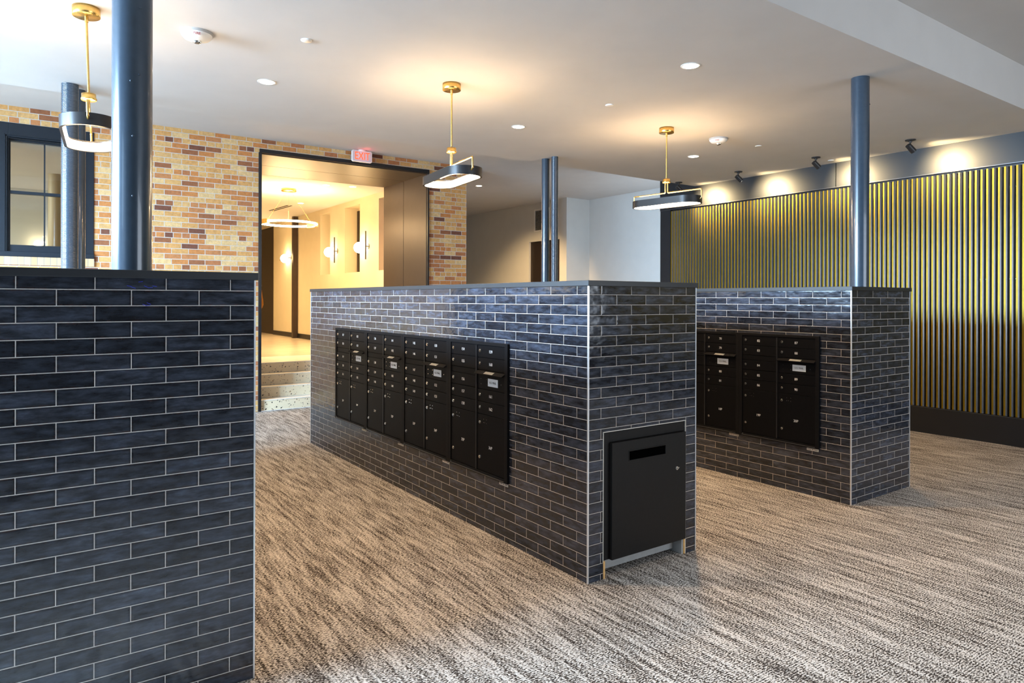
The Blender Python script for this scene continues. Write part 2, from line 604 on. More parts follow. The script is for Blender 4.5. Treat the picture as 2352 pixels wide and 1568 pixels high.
# right wall: solid core behind the cladding, recess beyond it
b = MB()
b.box(XS + 0.06, XS + 0.3, -4.1, 8.378, 0, 4.1)
b.box(XS - 0.01, XS + 0.06, 7.6, 8.378, HM, 4.1)
struct(b.build('wall_right', M['fascia']))
b = MB()
b.box(11.3, 11.5, 8.1, 12.66, 0, 4.1)
b.box(10.57, 11.5, 12.66, 12.86, 0, 4.1)
b.box(10.57, 10.77, 12.86, 12.93, 0, 4.1)
b.box(10.57, 10.77, 14.17, 19.8, 0, 4.1)
b.box(10.57, 10.77, 12.93, 14.17, 3.125, 4.1)
b.box(XS + 0.3, 11.5, 8.18, 8.378, 0, 4.1)
struct(b.build('wall_corridor', M['wall_paint']))
b = MB()
b.box(6.1, 10.8, 19.8, 20.0, 0, 4.1)
b.box(6.1, 6.3, 12.03, 19.8, 0, 4.1)
struct(b.build('wall_corridor_end', M['wall_paint']))
b = MB()
b.box(6.3, 11.5, 12.6, 20.0, -0.1, 0.62)
struct(b.build('floor_corridor', M['carpet']))
d1 = struct(MB().box(10.63, 10.68, 12.93, 14.17, 0.62, 3.125).build('door_1', M['dark_door']))
MB().box(10.60, 10.63, 13.53, 13.56, 0.62, 3.125).build('door_stop', M['trim_metal'], d1)

# ---- cladding of the right wall
clad = thing('slat_cladding', 'ribbed gold and graphite metal cladding covering the right wall', 'wall cladding', (0, 0, 0))
MB().box(XS + 0.055, XS + 0.058, -3.9, 8.146, 0.325, 3.25).build('back_panel', M['lamp_black'], clad)
b = MB()
y = 8.146 - 0.012
while y > -3.85:
    # rib: gold face, graphite flank cut at 45 degrees
    b.prism([(XS + 0.002, y), (XS + 0.002, y - 0.0195), (XS + 0.020, y - 0.0375), (XS + 0.054, y - 0.0375), (XS + 0.054, y)], 'z', 0.33, 3.190)
    b.box(XS, XS + 0.002, y - 0.0195, y, 0.33, 3.190, 1)
    y -= 0.0593
b.build('slats', [M['slat_front'], M['slat_gold']], clad)
b = MB()
for ya, yb_ in ((8.378, 5.155), (5.145, 2.2), (2.19, -3.9)):
    b.box(XS - 0.01, XS + 0.058, yb_, ya, 3.216, HM if ya < 7 else HM)
b.build('fascia', M['fascia'], clad)
MB().box(XS - 0.01, XS + 0.05, -3.9, 8.378, 0.0, 0.322).build('plinth', M['fascia'], clad)
MB().box(XS, XS + 0.05, 8.146, 8.378, 0.322, 3.216).build('end_panel', M['fascia'], clad)
b = MB()
b.box(XS - 0.012, XS - 0.008, -3.9, 8.378, 3.212, 3.222)
b.box(XS - 0.012, XS - 0.008, -3.9, 8.378, 0.318, 0.326)
b.build('edge_strip', M['slat_front'], clad)
for zz in (1.9, 2.95):
    for k in (65, 70, 75, 80, 85):
        for dk in (0, 1):
            yy = 8.146 - 0.023 - 0.0593 * (k + dk)
            MB().cyl((XS, yy + 0.011, zz), (-1, 0, 0), 0.003, 0.004, n=8).build('rivet', M['slat_front'], clad)

# ------------------------------------------------------------------ window in the brick wall
w1 = struct(bpy.data.objects.new('window_1', None))
C.objects.link(w1)
YW = YB - 0.012
b = MB()
b.box(WX0, WX0 + 0.145, YW, YB + 0.12, WZ0, WZ1)
b.box(WX1 - 0.145, WX1, YW, YB + 0.12, WZ0, WZ1)
b.box(WX0 + 0.145, WX1 - 0.145, YW, YB + 0.12, 3.59, WZ1)
b.build('window_frame', M['navy'], w1, 0.004)
b = MB()
for k in range(3):                                       # stepped moulding
    o_ = 0.105 + 0.015 * k
    yy = YW - 0.012 + 0.006 * k
    b.box(WX0 + o_, WX0 + o_ + 0.008, yy, YW + 0.001, WZ0 + 0.05, WZ1 - o_ - 0.04)
    b.box(WX1 - o_ - 0.008, WX1 - o_, yy, YW + 0.001, WZ0 + 0.05, WZ1 - o_ - 0.04)
    b.box(WX0 + o_, WX1 - o_, yy, YW + 0.001, WZ1 - o_ - 0.048, WZ1 - o_ - 0.04)
b.build('moulding', M['navy'], w1)


def sash(name, z0, z1, y0, rb, rt):
    m = MB()
    xa, xb = WX0 + 0.145, WX1 - 0.145
    m.box(xa, xa + 0.02, y0, y0 + 0.04, z0, z1)
    m.box(xb - 0.02, xb, y0, y0 + 0.04, z0, z1)
    m.box(xa + 0.02, xb - 0.02, y0, y0 + 0.04, z0, z0 + rb)
    m.box(xa + 0.02, xb - 0.02, y0, y0 + 0.04, z1 - rt, z1)
    m.box(0.179 - 0.008, 0.179 + 0.008, y0 + 0.004, y0 + 0.036, z0 + rb, z1 - rt)
    s = m.build(name, M['navy'], w1)
    MB().box(xa + 0.02, xb - 0.02, y0 + 0.018, y0 + 0.022, z0 + rb, z1 - rt).build('pane', M['glass'], s)


sash('upper_sash', 2.925, 3.59, YB + 0.055, 0.03, 0.018)
sash('lower_sash', 2.215, 2.960, YB + 0.012, 0.085, 0.035)
MB().box(WX0 - 0.01, WX1 + 0.005, YB - 0.03, YB + 0.12, WZ0, 2.218).build('window_stool', M['navy'], w1, 0.006)
t = NT('rowlock_brick')
sp = t.n('ShaderNodeSeparateXYZ')
t.set(sp.inputs[0], t.pos())
br = t.n('ShaderNodeTexBrick', offset=0.0)
t.set(br.inputs['Vector'], t.vec(t.math('ADD', sp.outputs[0], 10.0), t.math('SUBTRACT', sp.outputs[2], 1.95)))
for k, v in (('Scale', 1.0), ('Mortar Size', 0.004), ('Brick Width', 0.0665), ('Row Height', 0.3)):
    br.inputs[k].default_value = v
br.inputs['Color1'].default_value = (0.52, 0.29, 0.14, 1)
br.inputs['Color2'].default_value = (0.64, 0.43, 0.23, 1)
br.inputs['Mortar'].default_value = (0.30, 0.25, 0.2, 1)
M['rowlock'] = t.out(br.outputs['Color'], 0.8, 0, t.bump(t.math('SUBTRACT', 1.0, br.outputs['Fac']), 0.5, 0.004))
MB().box(WX0 - 0.15, WX1 + 0.005, YB - 0.022, YB, 2.055, WZ0).build('window_sill', M['rowlock'], w1)

# windows of the left wall, out of frame
for i, yy in enumerate(WIN):
    w = MB()
    for a in (-1.2, -0.03, 1.14):
        w.box(-3.62, -3.56, yy + a, yy + a + 0.06, 0.8, 3.3)
    for zz in (0.8, 2.0, 3.24):
        w.box(-3.62, -3.56, yy - 1.14, yy + 1.14, zz, zz + 0.06)
    wo = struct(w.build('window_%d' % (i + 2), M['navy']))

# ------------------------------------------------------------------ portal, stairs, lobby
b = MB()
DL = 1.72
b.box(OX0 - 0.02, OX1 + 0.02, YB - 0.03, YB + 0.02, OZ - 0.005, OZ + 0.05)
b.box(OX0 - 0.03, OX0 + 0.012, YB - 0.025, YB + 0.02, 0, OZ)
b.box(OX1 - 0.006, OX1 + 0.02, YB - 0.025, YB + 0.02, 0, OZ)
tr = struct(b.build('trim_1', M['black_trim'], None, 0.003))
pl = struct(bpy.data.objects.new('trim_2', None))
C.objects.link(pl)
for ya, yb_ in ((YB + 0.022, 11.19), (11.20, YB + DL)):
    MB().box(OX1 - 0.012, OX1 + 0.01, ya, yb_, 0, OZ - 0.02).build('jamb_panel', M['bronze'], pl, 0.002)
    MB().box(OX0 - 0.01, OX1 - 0.012, ya, yb_, OZ - 0.02, OZ + 0.02).build('lintel_panel', M['bronze'], pl, 0.002)
    MB().box(OX0 - 0.01, OX0 + 0.012, ya, yb_, 0, OZ - 0.02).build('jamb_panel', M['bronze'], pl, 0.002)
# staircase
FL = 0.64
st = thing('staircase', 'four low terrazzo steps rising from the carpet to the lobby floor', 'staircase', (0, 0, 0))
for k in range(4):
    z1 = 0.16 * (k + 1)
    y0_ = YB + 0.02 + 0.25 * k
    y1_ = y0_ + 0.25 if k < 3 else 12.2
    MB().box(OX0 + 0.013, OX1 - 0.013, y0_, y1_, 0.16 * k if k else 0.0, z1 - 0.012).build('riser', M['stair_riser'], st)
    MB().box(OX0 + 0.013, OX1 - 0.013, y0_ - 0.008, y1_, z1 - 0.012, z1).build('tread', M['stair_tread'], st)
struct(MB().box(-3.0, 6.0, 12.2, 24.0, FL - 0.15, FL).build('floor_lobby', M['lobby_floor']))
struct(MB().box(-3.0, OX0 - 0.011, YB + 0.3, 12.2, FL - 0.15, FL).build('floor_lobby_side', M['lobby_floor']))
LC = 3.768
b = MB()
b.box(-3.0, 6.05, YB + DL, 24.0, LC, LC + 0.2)
b.box(-3.0, OX0 - 0.011, YB + 0.3, YB + DL, LC + 0.1, LC + 0.3)
struct(b.build('ceiling_lobby', M['plaster']))
# room behind the brick wall's window; divider added to keep lobby warmth out
struct(MB().box(2.3, 2.42, YB + 0.3, 16.0, FL, LC).build('wall_added_divider', M['wall_paint']))
struct(MB().box(-3.0, 2.3, 15.0, 15.12, FL, LC).build('wall_side_room_back', M['side_paint']))
struct(MB().box(-3.0, 2.3, YB + 0.3, 15.0, 3.60, 3.66).build('ceiling_side_room', M['plaster']))
tag(MB().cyl((0.37, 13.0, FL), (0, 0, 1), 3.60 - FL, 0.10, n=32).build('round_post', M['side_post'], None), 'tan round post seen through the window in the brick wall', 'column')
for px_ in (0.16, 0.52):
    s_ = thing('globe_lamp', ['small glowing globe lamp seen through the window, left of the tan post', 'small glowing globe lamp seen through the window, right by the tan post'][px_ > 0.3], 'wall lamp', (px_, 14.96, 2.62), 0, 'globe lamps behind the window')
    MB().sphere((0, -0.08, 0), 0.06, 14).build('globe', M['globe'], s_)
    MB().cyl((0, -0.03, 0), (0, 1, 0), 0.07, 0.03).build('base', M['brass'], s_)
light('side_room_glow', 'AREA', (-1.7, 12.6, 3.5), 90, (0.95, 1.0, 0.95), 1.2, 1.6, aim=(-1.2, 12.6, 0))  # added light without a fixture, keeps the side room neutral
# right lobby wall with three tall niches
XL = 5.71
b = MB()
niches = [(15.33, 15.97), (13.60, 14.435), (11.95, 12.65)]
edges = [24.0]
ns = sorted(niches, reverse=True)
prev = 19.76
b.box(XL, 6.09, 21.2, 24.0, FL, LC)                       # beyond the dark door
b.box(XL, 6.09, 19.76, 21.2, 3.71, LC)
for (a, c_) in ns:
    b.box(XL, 6.09, c_, prev, FL, LC)
    b.box(XL, 6.09, max(a, 12.03), c_, FL, 2.22)
    b.box(XL, 6.09, max(a, 12.03), c_, 3.65, LC)
    prev = a
struct(b.build('wall_lobby_right', M['lobby_paint']))
b = MB()
for (a, c_) in ns:
    b.box(6.02, 6.09, max(a, 12.03), c_, 2.22, 3.65)
struct(b.build('wall_lobby_niche', M['lobby_paint']))
for i, (a, c_) in enumerate(ns[:2]):
    m = MB()
    m.box(5.995, 6.02, c_ - (0.10 if i else 0.05), c_, 2.22, 3.60)
    struct(m.build('trim_%d' % (i + 3), M['dark_door']))
struct(MB().box(-3.0, 6.05, 24.0, 24.2, FL, LC).build('wall_lobby_end', M['lobby_paint']))
struct(MB().box(-3.2, -3.0, YB + 0.3, 24.2, FL, LC + 0.1).build('wall_lobby_left', M['lobby_paint']))
d2 = struct(MB().box(5.74, 5.80, 19.80, 21.2, FL, 3.705).build('door_2', M['dark_door']))
struct(MB().box(XL - 0.015, XL, 12.04, 19.76, FL, FL + 0.12).build('baseboard_lobby', M['black_trim']))
b = MB()
b.box(5.58, 5.70, 17.60, 17.72, FL, LC - 0.001)
tag(b.build('lobby_post', M['bronze'], None, 0.004), 'dark bronze square post standing against the lobby wall', 'column')

# lobby fittings
for k, (yy, zz) in enumerate(((13.155, 2.75), (14.895, 2.75), (18.2, 2.76))):
    lab = ['wall sconce with a glowing globe, nearest the bronze portal', 'wall sconce with a glowing globe, between the two tall wall niches', 'wall sconce with a glowing globe, beside the dark post and door'][k]
    s = thing('wall_sconce', lab, 'wall lamp', (XL, yy, zz), 0, 'globe sconces on the lobby wall')
    MB().cyl((-0.001, 0, -0.02), (-1, 0, 0), 0.012, 0.055).build('back_plate', M['bronze'], s)
    m = MB()
    m.tube([(-0.06, 0, -0.29), (-0.06, 0, 0.29)] if k < 2 else [(-0.06, 0.28, -0.04), (-0.06, 0.55, -0.07), (-0.06, 0.75, -0.05)], 0.014)
    m.cyl((-0.06, 0, -0.02), (1, 0, 0), 0.05, 0.008)
    m.cyl((-0.06, 0.0, -0.03), (0, 1, 0), 0.2 if k < 2 else 0.30, 0.009)
    m.build('bar', M['bronze'], s)
    MB().sphere((-0.06, 0.33, -0.03), 0.115).build('globe', M['globe'], s)
    light('sconce_glow', 'POINT', (XL - 0.20, yy + 0.2, zz), 11, GOLD, 0.1)
rl = thing('ring_chandelier', 'thin glowing ring chandelier hanging from the lobby ceiling', 'chandelier', (4.12, 13.27, 0))
MB().lathe([(0, -0.05), (0.14, -0.05), (0.14, 0), (0, 0)], (0, 0, LC - 0.001)).build('canopy', M['brass'], rl)
R_ = 0.52


def arc(r, a0, a1, z, n=24):
    return [(r * math.cos(a0 + (a1 - a0) * i / n), r * math.sin(a0 + (a1 - a0) * i / n), z) for i in range(n + 1)]


m = MB()
for a0 in (0.5, 0.5 + PI):
    m.tube(arc(R_, a0, a0 + PI * 0.72, 3.1), 0.020, 10)
m.build('led_tube', M['ring_led'], rl)
for a0 in (0.5 + PI * 0.72, 0.5 + PI * 1.72):
    m = MB()
    pts = arc(R_, a0, a0 + PI * 0.28, 0, 10)
    for i in range(len(pts) - 1):
        p, q = Vector(pts[i]), Vector(pts[i + 1])
        n_ = (p + q).normalized() * 0.03
        v = [p - n_, q - n_, q + n_, p + n_]
        m.add([(a.x, a.y, 3.06) for a in v] + [(a.x, a.y, 3.14) for a in v],
              [(0, 3, 2, 1), (4, 5, 6, 7), (0, 1, 5, 4), (1, 2, 6, 5), (2, 3, 7, 6), (3, 0, 4, 7)])
    m.build('brass_sleeve', M['brass'], rl)
m = MB()
for a in (0.2, 2.3, 4.4):
    m.cyl((R_ * math.cos(a), R_ * math.sin(a), 3.1), (-R_ * math.cos(a) * 0.85, -R_ * math.sin(a) * 0.85, 0.58), 0.72, 0.0007, n=6)
m.build('wire', M['brass'], rl)
for (xx, yy, pw) in ((4.12, 13.27, 75), (3.4, 18.0, 75), (0.4, 19.0, 40)):
    light('lobby_glow', 'AREA', (xx, yy, 3.30), pw, GOLD, 1.0, 1.0, aim=(xx, yy, 0))
light('lobby_up', 'AREA', (4.12, 13.27, 3.04), 45, GOLD, 0.9, 0.9, aim=(4.12, 13.27, 5))
light('lobby_up', 'AREA', (3.4, 18.0, 3.0), 40, GOLD, 0.9, 0.9, aim=(3.4, 18.0, 5))
dv = thing('slot_diffuser', 'two dark slot grille in the lobby ceiling', 'air vent', (4.83, 16.2, LC), math.radians(3))
m = MB()
m.box(-0.06, -0.025, -0.62, 0.62, -0.006, -0.001)
m.box(0.025, 0.06, -0.62, 0.62, -0.006, -0.001)
m.build('slot', M['dark_hole'], dv)
MB().box(-0.09, 0.09, -0.65, 0.65, -0.003, 0.0).build('flange', M['plaster'], dv)
# orange cloth
m = MB()
prof = [(0.012, 0), (0.03, 0.02), (0.045, 0.06), (0.04, 0.12), (0.028, 0.2), (0.02, 0.27), (0.006, 0.31)]
m.lathe([(r, z) for r, z in prof], (0, 0, 0), 14)
oc = thing('hanging_cloth', 'orange cloth hanging by the left edge of the lobby opening', 'cloth', (OX0 + 0.035, YB + 0.12, 1.50))
m.build('cloth', M['orange_cloth'], oc)
m = MB()
m.add([(-0.02, 0, 0.31), (0.02, 0, 0.34), (-0.01, 0, 0.385), (-0.02, 0.008, 0.31), (0.02, 0.008, 0.34), (-0.01, 0.008, 0.385)],
      [(0, 1, 2), (5, 4, 3), (0, 3, 4, 1), (1, 4, 5, 2), (2, 5, 3, 0)])
m.build('white_tab', M['white_plastic'], oc)

# ------------------------------------------------------------------ tiled islands
H = 1.762


def island(label, mat, x0, x1, y0, y1, door=None):
    t_ = thing('mailbox_island', label, 'tiled counter', (0, 0, 0), 0, 'tiled mailbox islands')
    m = MB()
    zt = H - 0.032
    if door:
        da, db, dz = door
        m.box(x0, x1, y0 + 0.45, y1, 0, zt)
        m.box(x0, da, y0, y0 + 0.45, 0, zt)
        m.box(db, x1, y0, y0 + 0.45, 0, zt)
        m.box(da, db, y0, y0 + 0.45, dz, zt)
    else:
        m.box(x0, x1, y0, y1, 0, zt)
    m.build('tiled_body', mat, t_)
    MB().box(x0 - 0.012, x1 + 0.012, y0 - 0.012, y1 + 0.012, zt, H).build('cap', M['cap'], t_, 0.002)
    for (cx, cy) in ((x0, y0), (x1, y0), (x0, y1), (x1, y1)):
        MB().box(cx - (0.004 if cx == x0 else 0.004), cx + (0.005 if cx == x0 else 0.003), cy - 0.004, cy + 0.005, 0, zt).build('corner_trim', M['trim_metal'], t_, 0.001)
    return t_


i1 = island('tiled island at the left edge, nearest to the viewer, carrying two columns', M['tile_a'], -0.133, 0.811, 3.081, 7.70)
i2 = island('central tiled island with four mailbox banks and a cabinet in its end', M['tile_b'], 2.661, 3.604, 2.988, 7.741, (2.781, 3.503, 0.864))
i3 = island('right-hand tiled island standing before the gold slatted wall', M['tile_c'], 5.419, 6.399, 2.921, 7.65)
# blue crayon marks on the first island
for (px, pz) in ((0.33, 1.70), (0.345, 1.695), (0.37, 1.715), (0.39, 1.70), (0.405, 1.693), (0.42, 1.70), (0.385, 1.627), (0.395, 1.622), (0.40, 1.633)):
    MB().cyl((px - 0.008, 3.0795, pz), (1, 0, random.uniform(-0.5, 0.5)), 0.016, 0.0011, n=5).build('crayon_mark', M['blue_ink'], i1)

# ---- mailbox banks (local x to the right, z up, front is -y)
UW, UZ0, UZ1 = 0.7885, 0.403, 1.348
DW = 0.345
COLX = (0.036, 0.036 + DW + 0.026)
_m = {}


def shared(key, fn):
    if key not in _m:
        _m[key] = fn()
    return _m[key]


def door_mesh(w, h):
    def f():
        m = MB()
        m.box(0, w, -0.010, 0, 0, h)
        return m.mesh('compartment_door', M['box_door'])
    return shared(('d', w, h), f)


def lock_mesh():
    def f():
        m = MB()
        m.cyl((0, 0, 0), (0, -1, 0), 0.006, 0.0125, 0.0115, n=20)
        m.cyl((0, -0.006, 0), (0, -1, 0), 0.004, 0.0085, 0.0075, n=16)
        m.box(-0.0012, 0.0012, -0.0104, -0.0098, -0.005, 0.005, 1)
        m.add([(0.004, -0.0101, 0.002), (0.013, -0.012, 0.007), (0.013, -0.012, 0.002), (0.005, -0.0101, -0.003)], [(0, 1, 2, 3)], False, 0)
        return m.mesh('lock', [M['chrome'], M['dark_hole']])
    return shared('lock', f)


def pin_mesh():
    def f():
        m = MB()
        m.cyl((0, 0, 0), (0, -1, 0), 0.0015, 0.0032, n=10)
        return m.mesh('rivet', M['chrome'])
    return shared('pins', f)


def mailbox_bank(xf, yl, label, first, parcel):
    """five doors in the left column, four in the right"""
    t_ = thing('mailbox_bank', label, 'mailbox', (xf, yl, UZ0), -PI / 2, 'wall mailbox banks')
    Hh = UZ1 - UZ0

    def frame():
        m = MB()
        fd = -0.020
        m.box(0, 0.034, fd, 0, 0, Hh)
        m.box(UW - 0.034, UW, fd, 0, 0, Hh)
        m.box(0.034, UW - 0.034, fd, 0, Hh - 0.022, Hh)
        m.box(0.034, UW - 0.034, fd, 0, 0, 0.026)
        m.box(COLX[0] + DW + 0.001, COLX[1] - 0.001, fd + 0.002, 0, 0.026, Hh - 0.022)
        m.box(0.034, UW - 0.034, -0.004, 0, 0.026, Hh - 0.022)
        return m.mesh('frame', M['box_black'])
    obj('frame', shared('frame', frame), t_, 0.0015)

    def strip():
        m = MB()
        m.box(0.034, UW - 0.034, -0.026, -0.020, 0.008, 0.013)
        m.box(COLX[0] + DW + 0.010, COLX[0] + DW + 0.013, -0.0195, -0.018, 0.03, Hh - 0.03)
        m.cyl((0.045, -0.020, 0.02), (0, -1, 0), 0.004, 0.005, n=10)
        return m.mesh('edge_strip', M['slat_front'])
    obj('edge_strip', shared('strip', strip), t_)

    def door(col, zc, txt, h=0.0855):
        x = COLX[col]
        d = obj('compartment_door', door_mesh(DW, h), t_, 0.0015, (x, -0.004, zc - h / 2 - UZ0))
        obj('lock', lock_mesh(), d, 0, (0.036, -0.010, h / 2 + 0.004))
        obj('number', text_mesh(txt, 0.030, M['white_ink']), d, 0, (DW * 0.49, -0.0105, h / 2))
        return d
    n = first
    for zc in (1.281, 1.192, 1.0585, 0.968, 0.879):
        door(0, zc, str(n))
        n += 1
    for zc in (1.281, 1.192, 0.968, 0.879):
        door(1, zc, str(n))
        n += 1

    def blank():
        return MB().box(0, DW, -0.008, 0, 0, 0.041).mesh('blank_panel', M['box_door'])
    obj('blank_panel', shared('blank', blank), t_, 0.001, (COLX[0], -0.004, 1.1045 - UZ0))
    # outgoing mail compartment with its hood
    g_ = obj('outgoing_compartment', shared('og', lambda: MB().box(0, DW, -0.009, 0, 0, 0.131).mesh('outgoing_compartment', M['box_door'])), t_, 0.0015, (COLX[1], -0.004, 1.0145 - UZ0))

    def hood():
        m = MB()
        m.prism([(-0.009, 0.129), (-0.009, 0.114), (-0.040, 0.106), (-0.042, 0.110)], 'x', -0.004, DW + 0.004)
        return m.mesh('hood', M['box_black'])
    obj('hood', shared('hood', hood), g_, 0.001)

    def hoodlab():
        m = MB()
        a, c2 = Vector((0, -0.015, 0.1262)), Vector((0, -0.038, 0.1130))
        m.add([(0.115, a.y, a.z), (0.225, a.y, a.z), (0.225, c2.y, c2.z), (0.115, c2.y, c2.z)], [(0, 1, 2, 3), (3, 2, 1, 0)])
        return m.mesh('hood_sticker', M['plate_cream'])
    obj('hood_sticker', shared('hlab', hoodlab), g_)
    p_ = obj('mail_plate', shared('pl', lambda: MB().box(-0.062, 0.062, -0.0015, 0, -0.027, 0.027).mesh('mail_plate', M['plate'])), g_, 0, (0.197, -0.009, 0.052))
    for px_, pz_ in ((0.045, 0.018), (0.045, -0.018), (0.118, 0.018), (0.118, -0.018), (0.30, -0.002)):
        obj('rivet', pin_mesh(), g_, 0, (px_, -0.009, 0.052 + pz_))
    txt = obj('plate_lettering', text_mesh('U.S. MAIL', 0.021, M['ink']), g_, 0, (0.197, -0.0112, 0.052))
    # parcel lockers
    for col in (0, 1):
        h = 0.833 - (0.403 + 0.030)
        d = obj('parcel_door', shared('pd', lambda: MB().box(0, DW, -0.010, 0, 0, h).mesh('parcel_door', M['box_door'])), t_, 0.0015, (COLX[col], -0.004, 0.030))
        obj('lock', lock_mesh(), d, 0, (0.036, -0.010, h - 0.058))
        obj('lock', lock_mesh(), d, 0, (0.036, -0.010, 0.095))
        for px_, pz_ in ((0.045, 0.042), (0.045, 0.018), (0.062, 0.0195), (0.084, 0.042), (0.084, 0.016)):
            obj('rivet', pin_mesh(), d, 0, (0.036 + px_, -0.010, h - 0.075 + pz_))
        obj('number', text_mesh('%dP' % (parcel + col), 0.030, M['white_ink']), d, 0, (DW * 0.49, -0.0105, h * 0.44))

    def tagm():
        m = MB()
        m.box(0, 0.105, -0.003, 0, 0, 0.020)
        for k in range(11):
            if k == 5:
                m.cyl((0.053, -0.003, 0.010), (0, -1, 0), 0.0006, 0.0042, n=10, mi=1)
            elif k not in (4, 6):
                m.box(0.008 + k * 0.0085, 0.012 + k * 0.0085, -0.0036, -0.003, 0.006, 0.014, 1)
        return m.mesh('serial_tag', [M['plate_cream'], M['ink']])
    obj('serial_tag', shared('tag', tagm), t_, 0, (UW - 0.118, 0, -0.024))
    return t_


y = 3.7795
for k, (f_, p_) in enumerate(((154, 35), (145, 33), (136, 31), (127, 29))):
    mailbox_bank(2.661, y + UW * (k + 1), 'black mailbox bank with doors numbered %d to %d on the central island' % (f_, f_ + 8), f_, p_)
y = 3.184
for k, (f_, p_) in enumerate(((82, 19), (73, 17))):
    mailbox_bank(5.419, y + UW * (k + 1), 'black mailbox bank with doors numbered %d to %d on the right-hand island' % (f_, f_ + 8), f_, p_)

# ---- collection cabinet in the end of the central island
cb = thing('drop_box_cabinet', 'charcoal steel cabinet with a mail slot in the end of the central island', 'cabinet', (0, 2.988, 0))
m = MB()
m.box(2.785, 2.832, 0.004, 0.05, 0.105, 0.860)
m.box(2.832, 3.499, 0.004, 0.05, 0.80, 0.860)
m.box(3.488, 3.499, 0.004, 0.05, 0.105, 0.80)
m.box(2.785, 3.499, 0.05, 0.40, 0.105, 0.860)
m.build('carcass', M['cabinet'], cb, 0.002)
m = MB()
sa, sb, s0, s1 = 2.975, 3.292, 0.680, 0.733
yd0, yd1 = -0.020, 0.045
m.box(2.834, sa, yd0, yd1, 0.105, 0.798)
m.box(sb, 3.486, yd0, yd1, 0.105, 0.798)
m.box(sa, sb, yd0, yd1, 0.105, s0)
m.box(sa, sb, yd0, yd1, s1, 0.798)
dd = m.build('door', M['cabinet'], cb)
MB().box(sa - 0.001, sb + 0.001, yd0 + 0.004, yd0 + 0.006, s0 - 0.001, s1 + 0.001).build('slot_back', M['dark_hole'], dd)
m = MB()
e = 0.006
m.box(sa - e, sb + e, yd0 - 0.003, yd0 + 0.006, s1, s1 + e)
m.box(sa - e, sb + e, yd0 - 0.003, yd0 + 0.006, s0 - e, s0)
m.box(sa - e, sa, yd0 - 0.003, yd0 + 0.006, s0, s1)
m.box(sb, sb + e, yd0 - 0.003, yd0 + 0.006, s0, s1)
m.build('mail_slot', M['cabinet'], dd, 0.002)
obj('lock', lock_mesh(), dd, 0, (3.398, yd0, 0.574))
MB().box(2.797, 3.473, 0.075, 0.090, 0.018, 0.104).build('toe_board', M['grey_board'], cb)
MB().box(3.473, 3.486, 0.002, 0.135, 0.0, 0.104).build('side_board', M['grey_board'], cb)
b = MB()
b.box(2.7775, 2.7815, -0.003, 0.004, 0.10, 0.868)
b.box(3.5025, 3.5065, -0.003, 0.004, 0.0, 0.868)
b.box(2.7815, 3.5025, -0.003, 0.004, 0.864, 0.868)
b.build('edge_bead', M['plate_cream'], cb)
for xx in (2.782, 3.487):
    MB().box(xx, xx + 0.014, -0.002, 0.13 if xx < 3 else 0.0015, 0.0, 0.104).build('pine_edge', M['wood'], cb)

# ------------------------------------------------------------------ columns
SIT = [0]


def column(x, y_, r, label, ringed=False, bolts=(), z0=H, top=HM):
    t_ = thing('steel_column', label, 'column', (x, y_, z0), 0, 'round steel columns')
    if ringed:
        prof = []
        z = 0.0
        L = top - z0
        while z < L - 0.0001:
            prof.append((r, z))
            prof.append((r + 0.0022, min(z + 0.0035, L)))
            prof.append((r, min(z + 0.007, L)))
            z += 0.0125
        prof.append((r, L))
        m = MB().lathe(prof, n=40)
    else:
        m = MB().cyl((0, 0, 0), (0, 0, 1), top - z0, r, n=48)
    m.build('shaft', M['column'], t_)
    if bolts:
        m = MB()
        for an, z in bolts:
            m.sphere((r * math.cos(an), r * math.sin(an), z - z0), 0.005, 8)
        m.build('bolt', M['column'], t_)
    return t_


bl = [(-1.75, 2.52), (-1.35, 2.55), (-1.65, 2.30), (-1.3, 2.82), (-1.7, 2.86), (-2.2, 3.05), (-1.65, 2.06)]
column(0.351, 3.19, 0.074, 'thick smooth blue-grey column standing on the nearest island', False, bl)
column(0.312, 7.27, 0.066, 'ringed blue-grey column behind the left pendant lamp', True)
column(0.395, 7.42, 0.045, 'slim smooth pipe tucked behind the ringed left column')
column(5.83, 3.07, 0.073, 'smooth grey column standing on the right-hand island', False, [(-2.0, 3.3), (-1.2, 3.32)])
column(5.745, 7.33, 0.053, 'smooth dark pipe, left one of the pair behind the central island')
column(5.752, 7.14, 0.045, 'ringed dark pipe, right one of the pair behind the central island', True)

# ------------------------------------------------------------------ pendant lamps


def stadium(L2, W2, n=20):
    """outline points of a stadium, long axis y, half length L2, half width W2"""
    p = []
    s = L2 - W2
    for i in range(n + 1):
        a = PI * i / n
        p.append((W2 * math.cos(a), s + W2 * math.sin(a)))
    for i in range(n + 1):
        a = PI + PI * i / n
        p.append((W2 * math.cos(a), -s + W2 * math.sin(a)))
    return p


def band(m, outer, inner, z0, z1, mo, mi_):
    n = len(outer)
    for A, B, mat in ((outer, None, mo),):
        v = [(p[0], p[1], z0) for p in A] + [(p[0], p[1], z1) for p in A]
        m.add(v, [(i, (i + 1) % n, n + (i + 1) % n, n + i) for i in range(n)], True, mat)
    v = [(p[0], p[1], z0) for p in inner] + [(p[0], p[1], z1) for p in inner]
    m.add(v, [(i, n + i, n + (i + 1) % n, (i + 1) % n) for i in range(n)], True, mi_)
    for z in (z0, z1):
        v = [(p[0], p[1], z) for p in outer] + [(p[0], p[1], z) for p in inner]
        m.add(v, [(i, n + i, n + (i + 1) % n, (i + 1) % n) for i in range(n)], False, mo)


